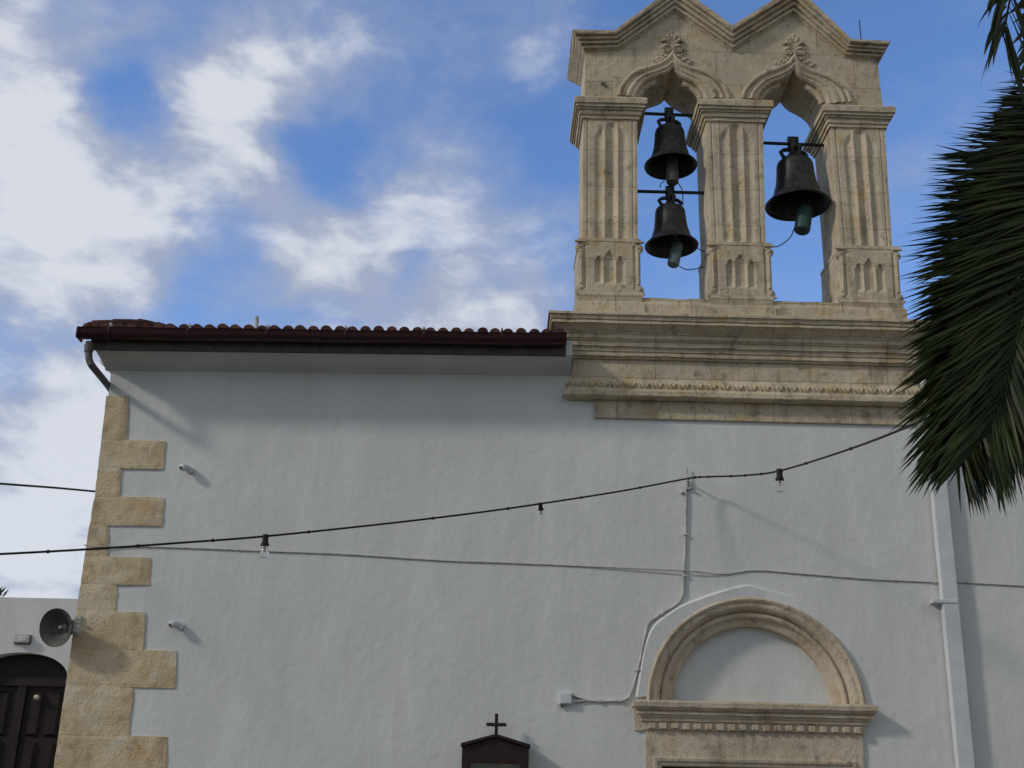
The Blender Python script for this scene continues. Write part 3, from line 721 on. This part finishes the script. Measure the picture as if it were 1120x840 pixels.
# little weed on the gable wall
wd_ = MB(); c = P(661, 93)
for k in range(16):
    a = rnd.uniform(0, 6.28); L = rnd.uniform(.03, .065); d = Vector((math.cos(a), -.55, math.sin(a))).normalized(); sd = d.cross(Vector((0, 1, 0))).normalized() * .009
    wd_.face([c - sd * .3, c + d * L * .6 - sd, c + d * L, c + d * L * .6 + sd])
solo(wd_, 'weed', 'weed', c, 'tiny green weed rooted in the left side of the bell gable', 'plant')

# ------------------------------------------------------------------ fittings on the wall
hc = P(61, 686.5, -.20); ax = Vector((-.30, -.93, -.16)).normalized()
sp = thing('horn_loudspeaker', P(84, 684), 'round grey horn loudspeaker fixed to the stone corner of the church', 'loudspeaker')
mb = MB(); rh = P(81.5, 686, -.2).x - P(61, 686, -.2).x
mb.lathe([(rh * 1.0, .0), (rh * 1.02, .008), (rh * 1.02, -.01), (rh * .9, -.03), (rh * .68, -.075), (rh * .45, -.13), (rh * .3, -.19), (rh * .3, -.2), (.0, -.2)], hc, ax, 40)
mb.lathe([(rh * 1.0, .0), (rh * .88, -.015), (rh * .66, -.06), (rh * .42, -.11), (rh * .3, -.125), (0, -.125)], hc, ax, 40); mb.build('horn', 'grey', sp, smooth=True)
mb = MB(); mb.lathe([(0, .005), (rh * .07, .0), (rh * .1, -.02), (rh * .1, -.05), (rh * .15, -.07)], hc + ax * -.055, ax, 20); mb.build('centre_cone', 'palegrey', sp, smooth=True)
mb = MB(); mb.lathe([(0, -.2), (.055, -.2), (.075, -.21), (.075, -.30), (.06, -.315), (0, -.315)], hc, ax, 24); mb.build('driver', 'grey', sp, smooth=True)
mb = MB(); e = P(84, 684, -.03)
for dz in (.055, -.055):
    mb.tube([hc + ax * -.17 + Vector((0, 0, dz)), Vector((e.x, -.09, e.z + dz)), Vector((e.x + .02, -.02, e.z + dz))], .012, 8)
mb.box((e.x - .03, -.045, e.z - .09), (e.x + .035, -.018, e.z + .09)); mb.build('bracket', 'palegrey', sp, bevel=.004)

for (px, py), lb in (((203, 514), 'small white cable fitting beside the upper corner stones, higher of two'), ((192, 684.5), 'small white cable fitting beside the lower corner stones, lower of two')):
    a = P(px + 4, py + 1); t = thing('wall_fitting', a, lb, 'wall fitting', 'small white fittings by the corner stones')
    mb = MB(); mb.box((a.x - .02, -.012, a.z - .025), (a.x + .05, .004, a.z + .02)); mb.build('base_plate', 'palegrey', t, bevel=.004)
    mb = MB(); mb.tube([(a.x + .02, -.005, a.z), (a.x, -.05, a.z + .008), (a.x - .03, -.08, a.z + .012)], [.034, .036, .034], 10)
    mb.blob((a.x - .04, -.085, a.z + .012), (.045, .035, .04), 2); mb.blob((a.x + .02, -.04, a.z - .02), (.03, .03, .02), 2); mb.build('arm', 'pvc', t, smooth=True)
    mb = MB(); mb.lathe([(.0, -.012), (.013, -.012), (.016, .002), (0, .004)], (a.x - .06, -.117, a.z + .0), Vector((-.4, -.9, -.3)), 10); mb.build('screw', 'grey', t, smooth=True)

# post, conduit and junction box
ct = thing('conduit', P(750, 600), 'thin white conduit running down the wall and bending round the doorway arch', 'conduit')
mb = MB(); cp = [(750, 527), (749.5, 560), (749, 600), (748, 632), (747, 650), (743, 658), (735, 664), (720, 673), (710, 681), (707, 688), (700, 720), (691, 755), (687, 763), (682, 766), (660, 767), (640, 766), (626, 768)]
mb.tube([P(x + math.sin(k * 1.3) * .4, y) + Vector((0, -.014 - .004 * math.sin(k * 2.1), 0)) for k, (x, y) in enumerate(cp)], .0125, 8); mb.build('pipe', 'conduit', ct, smooth=True)
for x, y in ((749.5, 585), (748.5, 630), (722, 672), (697, 733), (678, 766.5), (655, 767)):
    c = P(x, y); mb = MB(); mb.box((c.x - .022, -.032, c.z - .012), (c.x + .022, .002, c.z + .012)); mb.build('clip', 'conduit', ct, bevel=.004)
mb = MB(); c = P(751.5, 530)
mb.tube([P(752, 535, -.03), P(751.5, 511, -.03)], .008, 8); mb.tube([c + Vector((0, 0, .02)), c + Vector((0, -.16, .045))], .010, 8)
mb.box((c.x - .02, -.03, c.z - .06), (c.x + .03, .003, c.z + .03)); mb.blob(c + Vector((-.06, -.02, -.09)), (.03, .025, .02), 1); mb.blob(c + Vector((.03, -.035, -.05)), (.03, .02, .016), 1)
mb.build('hook_post', 'conduit', ct, bevel=.003)
jb = thing('junction_box', P(618, 764), 'small white junction box on the wall left of the doorway', 'junction box')
a, e = P(611, 757.5), P(625.5, 771); mb = MB(); mb.box((a.x, -.05, e.z), (e.x, 0, a.z)); mb.build('box', 'pvc', jb, bevel=.008)
mb = MB(); mb.box((a.x + .012, -.058, e.z + .012), (e.x - .012, -.0505, a.z - .012)); mb.build('lid', 'pvc', jb, bevel=.003)
mb = MB(); mb.tube(catmull([Vector((e.x - .002, -.025, a.z - .03)), Vector((e.x + .05, -.02, a.z - .05)), Vector((e.x + .13, -.018, e.z + .05)), Vector((e.x + .2, -.017, e.z + .045))], 4), .007, 6)
mb.tube([(a.x + .03, -.02, e.z), (a.x + .03, -.02, e.z - .03)], .012, 8); mb.build('wire_tail', 'grey', jb, smooth=True)

def cable(name, pts, r, mat, label, cat, n=6, knots=None):
    mb = MB(); c = catmull(pts, n); mb.tube(c, r, 7)
    if knots:
        for k in knots:
            p = c[min(len(c) - 1, k)]; mb.blob(p, (r * 2.0, r * 2.0, r * 2.0), 1)
    return solo(mb, name, mat, pts[0], label, cat, smooth=True)
wc = [(92, 596, -.05), (100, 597.5, -.045), (116, 598.5, -.022), (150, 598, -.009), (220, 600, -.009), (290, 603, -.009), (380, 606.5, -.009), (480, 613, -.009), (560, 616, -.009), (640, 619.5, -.009), (750, 624.5, -.03), (792, 628, -.009), (826, 624, -.009), (880, 628, -.009), (950, 633.5, -.009), (1012, 636.5, -.009), (1026, 637.5, -.012), (1046, 637, -.009), (1130, 641.5, -.009), (1250, 648, -.009)]
cable('wall_cable', [P(x, y, d) for x, y, d in wc], .0062, 'wcable', 'thin beige cable clipped straight across the white wall', 'cable', 5, range(9, 95, 7))
cable('overhead_cable', [P(-260, 512, -3), P(-60, 524, -1.2), P(0, 529, -.6), P(60, 533.5, .0), Vector((XC - .15, .6, P(112, 538, .6).z))], .011, 'cable', 'black overhead cable crossing the sky to the church corner', 'cable')
# string of bulbs
Pb1, Pb2, Pb3 = P(290.5, 586.5, -2.0), P(591, 551, -1.0), P(852.5, 515, -1.05)
sp_ = [P(-150, 613, -3.6), P(0, 606, -3.0), P(100, 600.5, -2.65), P(200, 593.5, -2.3), Pb1, P(420, 573, -1.6), P(520, 561, -1.25), Pb2, P(680, 537, -.55), P(752, 523.5, -.17), P(775, 521.5, -.26), P(815, 520, -.6), Pb3, P(915, 496, -2.2), P(985, 470, -4.2), P(1080, 425, -5.6), P(1250, 330, -6.8)]
ls = thing('light_string', sp_[9], 'black cable of bare bulbs strung across the church front to the palm', 'light string')
mb = MB(); cc = catmull(sp_, 8); mb.tube(cc, .0092, 8)
for k in (12, 20, 27, 35, 44, 52, 60, 66, 74, 76, 80, 85, 88, 92, 100, 106):
    mb.blob(cc[k], (.019, .016, .016), 1)
mb.build('cable', 'cable', ls, smooth=True)
for pb, tilt, sc_ in ((Pb1, (.02, .0, -1), 1.0), (Pb2, (.12, .3, -1), .78), (Pb3, (-.03, 0, -1), 1.15)):
    ax = Vector(tilt).normalized(); k = sc_ * .8
    mb = MB(); mb.lathe([(0, -.02 * k), (.03 * k, -.018 * k), (.036 * k, 0), (.03 * k, .025 * k), (.034 * k, .07 * k), (.044 * k, .08 * k), (.044 * k, .1 * k), (0, .1 * k)], pb, ax, 16); so_ = mb.build('lamp_socket', 'cable', ls, smooth=True)
    mb = MB(); mb.lathe([(.026 * k, .1 * k), (.03 * k, .12 * k), (.04 * k, .15 * k), (.045 * k, .18 * k), (.04 * k, .205 * k), (.024 * k, .22 * k), (0, .226 * k)], pb, ax, 20); mb.build('bulb', 'glass', so_, smooth=True)
    mb = MB(); mb.lathe([(0, .1 * k), (.012 * k, .1 * k), (.008 * k, .15 * k), (.014 * k, .155 * k), (.004 * k, .165 * k), (0, .165 * k)], pb, ax, 10); mb.build('filament_stem', 'palegrey', so_, smooth=True)

# gabled wooden case with a cross
YC = -.24
cs = thing('display_case', (P(541, 840, YC).x, 0, P(541, 900).z), 'dark wooden gabled display case on the wall topped by a small cross', 'display case')
x0, x1 = P(505.5, 815, YC).x, P(578.5, 817, YC).x; zl = P(541, 815, YC).z; za = P(541, 804.5, YC).z; xm = (x0 + x1) / 2; zbm = zl - .95
mb = MB(); fw = .075
mb.box((x0, YC, zbm), (x0 + fw, -.0, zl - .002)); mb.box((x1 - fw, YC, zbm), (x1, -.0, zl - .002)); mb.box((x0 + fw, YC + .002, zbm), (x1 - fw, 0, zbm + .1)); mb.box((x0 + fw, -.03, zbm + .1), (x1 - fw, -.005, zl))
mb.prism([Vector((x0 + fw, 0, zl - .16)), Vector((x1 - fw, 0, zl - .16)), Vector((x1 - fw, 0, zl)), Vector((xm, 0, za - .015)), Vector((x0 + fw, 0, zl))], YC + .002, 0); mb.build('case_body', 'wood', cs, bevel=.004)
mb = MB()
mb.prism([Vector((x0 - .012, 0, zl - .02)), Vector((xm, 0, za - .012)), Vector((x1 + .012, 0, zl - .02)), Vector((x1 + .012, 0, zl + .012)), Vector((xm, 0, za + .016)), Vector((x0 - .012, 0, zl + .012))], YC - .03, .0); mb.build('case_roof', 'wood', cs, bevel=.004)
mb = MB(); mb.box((x0 + fw, -.06, zbm + .1), (x1 - fw, -.045, zl - .16)); mb.build('paper', 'paper', cs)
mb = MB(); mb.box((x0 + fw, YC + .03, zbm + .1), (x1 - fw, YC + .034, zl - .16)); mb.build('glass_pane', 'glass', cs)
mb = MB(); zc0, zc1 = za + .01, P(543, 780.5, YC + .1).z; zc_ = P(542, 792.5, YC + .1).z; xw = (P(554, 793, YC + .1).x - P(532, 793, YC + .1).x) / 2; xm2 = P(543, 790, YC + .1).x
mb.box((xm2 - .016, YC + .09, zc0 - .04), (xm2 + .016, YC + .115, zc1)); mb.box((xm2 - xw, YC + .088, zc_ - .016), (xm2 + xw, YC + .117, zc_ + .016)); mb.build('cross', 'iron', cs, bevel=.003)

# ------------------------------------------------------------------ house behind, at the left
YH = 2.6
hs = thing('house', (P(30, 800, YH).x, YH, 0), 'low white flat-roofed building with an arched wooden door behind the church corner', 'building')
ztop = P(40, 654, YH).z; hx0, hx1 = P(-420, 700, YH).x, P(150, 700, YH).x
dcx = P(17, 760, YH).x; dr = P(71.5, 760, YH).x - dcx; zsp = P(71, 747, YH).z; zap = P(20, 713.5, YH).z; rz = zap - zsp
def darc(r, y, n=28): return [Vector((dcx - r * math.cos(math.pi * i / n), y, zsp + (rz + r - dr) * math.sin(math.pi * i / n) ** .8)) for i in range(n + 1)]
mb = MB()
ol = [Vector((hx0, YH, 0)), Vector((hx0, YH, ztop)), Vector((hx1, YH, ztop)), Vector((hx1, YH, 0)), Vector((dcx + dr, YH, 0))] + list(reversed(darc(dr, YH))) + [Vector((dcx - dr, YH, 0))]
fs = mb.face(ol); fs.normal_update(); bmesh.ops.triangulate(mb.b, faces=[fs])
dl = [Vector((dcx - dr, YH, 0))] + darc(dr, YH) + [Vector((dcx + dr, YH, 0))]
mb.rings([dl, [p + Vector((0, .3, 0)) for p in dl]], closed=False)
mb.face([(hx0, YH, ztop), (hx1, YH, ztop), (hx1, YH + 5, ztop), (hx0, YH + 5, ztop)]); mb.face([(hx0, YH, 0), (hx0, YH + 5, 0), (hx0, YH + 5, ztop), (hx0, YH, ztop)])
mb.face([(hx1, YH, 0), (hx1, YH + 5, 0), (hx1, YH + 5, ztop), (hx1, YH, ztop)]); mb.face([(hx0, YH + 5, 0), (hx1, YH + 5, 0), (hx1, YH + 5, ztop), (hx0, YH + 5, ztop)])
mb.build('wall', 'house', hs)
mb = MB(); d2 = [Vector((dcx - dr, 0, 0))] + darc(dr, 0) + [Vector((dcx + dr, 0, 0))]; mb.prism(d2, YH + .2, YH + .26)
ztr = P(40, 746, YH + .2).z; mb.box((dcx - dr, YH + .15, ztr - .05), (dcx + dr, YH + .199, ztr + .05)); mb.box((dcx - .05, YH + .16, 0), (dcx + .05, YH + .199, ztr - .05))
dor = mb.build('door', 'doorwood', hs)
for s_ in (-1, 1):
    for c in range(2):
        for r_ in range(5):
            pw = (dr - .15) / 2; x = dcx + (.09 + c * pw if s_ > 0 else -dr + .06 + c * pw); hh_ = (ztr - .15) / 5; z = .08 + r_ * hh_
            mb = MB(); mb.hexa([(x + .05, YH + .165, z + .05), (x + pw - .07, YH + .165, z + .05), (x + pw - .07, YH + .165, z + hh_ - .07), (x + .05, YH + .165, z + hh_ - .07)], [(x + .02, YH + .199, z + .02), (x + pw - .04, YH + .199, z + .02), (x + pw - .04, YH + .199, z + hh_ - .04), (x + .02, YH + .199, z + hh_ - .04)])
            mb.build('panel', 'doorwood', dor)
mb = MB(); k = P(41.5, 763, YH + .12); mb.lathe([(0, -.06), (.03, -.05), (.04, -.02), (.025, 0), (.018, .05), (0, .05)], k, Vector((0, 1, 0)), 16); mb.build('knob', 'brass', dor, smooth=True)
wl = thing('wall_lamp', P(25, 700, YH), 'small beige bulkhead lamp above the arched wooden door', 'wall lamp')
a, e = P(18, 695.5, YH), P(33, 704, YH); mb = MB(); mb.box((a.x, YH - .09, e.z), (e.x, YH - .02, a.z)); mb.build('lens', 'palegrey', wl, bevel=.02)
mb = MB(); mb.box((a.x - .01, YH - .02, e.z - .012), (e.x + .01, YH, a.z + .012)); mb.build('back_plate', 'grey', wl, bevel=.004)
sh = thing('potted_plant', P(-2, 655, YH + 1.0), 'spiky dark plant showing over the flat roof at far left', 'plant')
mb = MB(); c = P(-4, 649, YH + 1.0)
for k in range(60):
    a = rnd.uniform(0, 6.28); eV = rnd.uniform(-.2, 1.1); L = rnd.uniform(.08, .2); d = Vector((math.cos(a) * math.cos(eV), math.sin(a) * math.cos(eV) * .6, math.sin(eV))); sd = d.cross(Vector((.1, 1, .2))).normalized() * .016
    b0 = c + Vector((rnd.uniform(-.12, .04), rnd.uniform(-.1, .1), rnd.uniform(-.1, .02)))
    mb.face([b0 - sd * .4, b0 + d * L * .5 - sd, b0 + d * L, b0 + d * L * .5 + sd])
mb.build('leaves', 'leaf', sh)
mb = MB(); mb.tube([(c.x, YH + 1, ztop), (c.x, YH + 1, c.z)], .02, 8); mb.build('stem', 'trunk', sh)

# ------------------------------------------------------------------ palm at the right, near the camera
YP = -7.0
crown = P(1440, -150, YP)
palm = thing('palm_tree', (crown.x + .15, YP, 0), 'dark palm with long drooping feathery fronds in the right foreground', 'palm tree')
mb = MB(); pts = [Vector((crown.x + .15, YP, 0)), Vector((crown.x + .1, YP, 2)), Vector((crown.x + .03, YP, 4)), crown + Vector((0, 0, .1))]
cp = catmull(pts, 14); mb.tube(cp, [.24 + .02 * (i % 2) + .05 * (1 - i / len(cp)) for i in range(len(cp))], 14); mb.build('trunk', 'trunk', palm)
def frond(ctrl, nl, lmax, s0=.12, width=.0175, wild=.05, face=None, droop=.14, mat='frond'):
    """stalk along ctrl, leaflets in two ranks; face = vector the blade looks towards"""
    c = catmull(ctrl, 10); L = [0]
    for i in range(1, len(c)): L.append(L[-1] + (c[i] - c[i - 1]).length)
    mb = MB(); mb.tube(c, [max(.004, .022 * (1 - i / len(c)) ** .8) for i in range(len(c))], 6)
    def at(t):
        d = L[-1] * t
        for i in range(len(L) - 1):
            if L[i + 1] >= d: break
        u = (d - L[i]) / max(1e-6, L[i + 1] - L[i]); return c[i].lerp(c[i + 1], u), (c[i + 1] - c[i]).normalized()
    for k in range(nl):
        s = s0 + (1 - s0) * (k + rnd.random()) / nl; p, t = at(min(.999, s)); fc = face if face is not None else Vector((0, 0, 1))
        sd = t.cross(fc).normalized(); nn = sd.cross(t).normalized()
        for sg in (-1, 1):
            q = (s - s0) / (1 - s0); al = R(64 - 43 * q ** 1.3 + rnd.gauss(0, 5)); ln = lmax * (.55 + .45 * sm(0, .25, q)) * (1 - .35 * q ** 3) * rnd.uniform(.85, 1.08)
            d = (t * math.cos(al) + sd * sg * math.sin(al) + nn * (rnd.gauss(.18, wild))).normalized()
            b0 = p + Vector((rnd.gauss(0, .003), rnd.gauss(0, .003), 0)); rows = []
            wv = width * rnd.uniform(.8, 1.15); M_ = 5; cur = b0.copy(); dd_ = d.copy()
            tw = rnd.gauss(0, .5)
            for j in range(M_ + 1):
                u = j / M_; ww = wv * (.35 + 1.2 * u if u < .35 else (.77 + .23) * (1 - ((u - .35) / .65) ** 1.6) + .02)
                bn = dd_.cross(nn).normalized(); b2 = (bn * math.cos(tw) + nn * math.sin(tw)); n2 = dd_.cross(b2)
                rows.append((cur - b2 * ww * .5 + n2 * ww * .18, cur.copy(), cur + b2 * ww * .5 + n2 * ww * .18))
                cur = cur + dd_ * ln / M_; dd_ = (dd_ + Vector((0, 0, -droop / M_))).normalized()
            mb.rings(rows, closed=False)
    return mb.build('frond', mat, palm, weld=False)
V = lambda x, y, d=YP: P(x, y, d)
toC = Vector((-.15, -1, -.25)).normalized()
# the big drooping frond, then others behind and beside it
frond([crown, V(1340, -140), V(1245, -70, YP - .05), V(1185, 30, YP - .1), V(1150, 150, YP - .12), V(1103, 275, YP - .15), V(1066, 390, YP - .15), V(1046, 475, YP - .15)], 420, .50, .57, face=toC, wild=.09)
frond([crown, V(1345, -120, YP - .2), V(1275, -40, YP - .3), V(1215, 70, YP - .3), V(1165, 200, YP - .32), V(1128, 320, YP - .32), V(1098, 420, YP - .32), V(1080, 475, YP - .32)], 380, .50, .5, face=(toC + Vector((-.1, 0, .05))).normalized(), wild=.09)
frond([crown, V(1345, -120, YP + .2), V(1245, -50, YP + .3), V(1182, 65, YP + .3), V(1138, 190, YP + .28), V(1090, 320, YP + .25), V(1066, 430, YP + .2), V(1052, 485, YP + .2)], 360, .50, .58, face=(toC + Vector((.25, 0, .1))).normalized())
frond([crown, V(1370, -70, YP + .1), V(1280, 20, YP + .15), V(1205, 150, YP + .15), V(1155, 290, YP + .1), V(1132, 400, YP + .1), V(1108, 472, YP + .05)], 400, .42, .3, face=(toC + Vector((.1, 0, -.3))).normalized())
frond([crown, V(1345, -190, YP - .3), V(1240, -210, YP - .5), V(1165, -190, YP - .6), V(1128, -130, YP - .65), V(1110, -30, YP - .65), V(1097, 40, YP - .65)], 90, .50, .15, width=.026, face=(toC + Vector((.5, 0, .2))).normalized(), droop=.7)
frond([crown, V(1350, -180, YP - .2), V(1250, -160, YP - .35), V(1185, -100, YP - .4), V(1150, -20, YP - .4), V(1130, 70, YP - .4)], 90, .36, .15, width=.024, face=(toC + Vector((.3, 0, .2))).normalized())
frond([crown, V(1380, 0, YP - .2), V(1310, 200, YP - .3), V(1250, 420, YP - .3), V(1200, 600, YP - .3), V(1165, 720, YP - .3), V(1150, 780, YP - .3)], 160, .24, .2, face=toC)
frond([crown, V(1360, -90, YP + .6), V(1265, 0, YP + .8), V(1200, 110, YP + .8), V(1152, 250, YP + .75), V(1108, 390, YP + .7)], 290, .54, .57, face=toC)
frond([crown, V(1390, -60, YP + .9), V(1300, 60, YP + 1.), V(1230, 180, YP + 1.), V(1190, 320, YP + 1.), V(1172, 430, YP + 1.)], 240, .52, .42, face=toC)
for k in range(11):
    a = R(-75 + 150 * k / 10) ; el = rnd.uniform(.1, .9); u = Vector((math.cos(a), math.sin(a), 0))
    frond([crown, crown + u * .7 + Vector((0, 0, .5 * el + .1)), crown + u * 1.5 + Vector((0, 0, .6 * el)), crown + u * 2.2 + Vector((0, 0, .2 * el - .5)), crown + u * 2.6 + Vector((0, 0, -1.3))], 50, .42, .15)
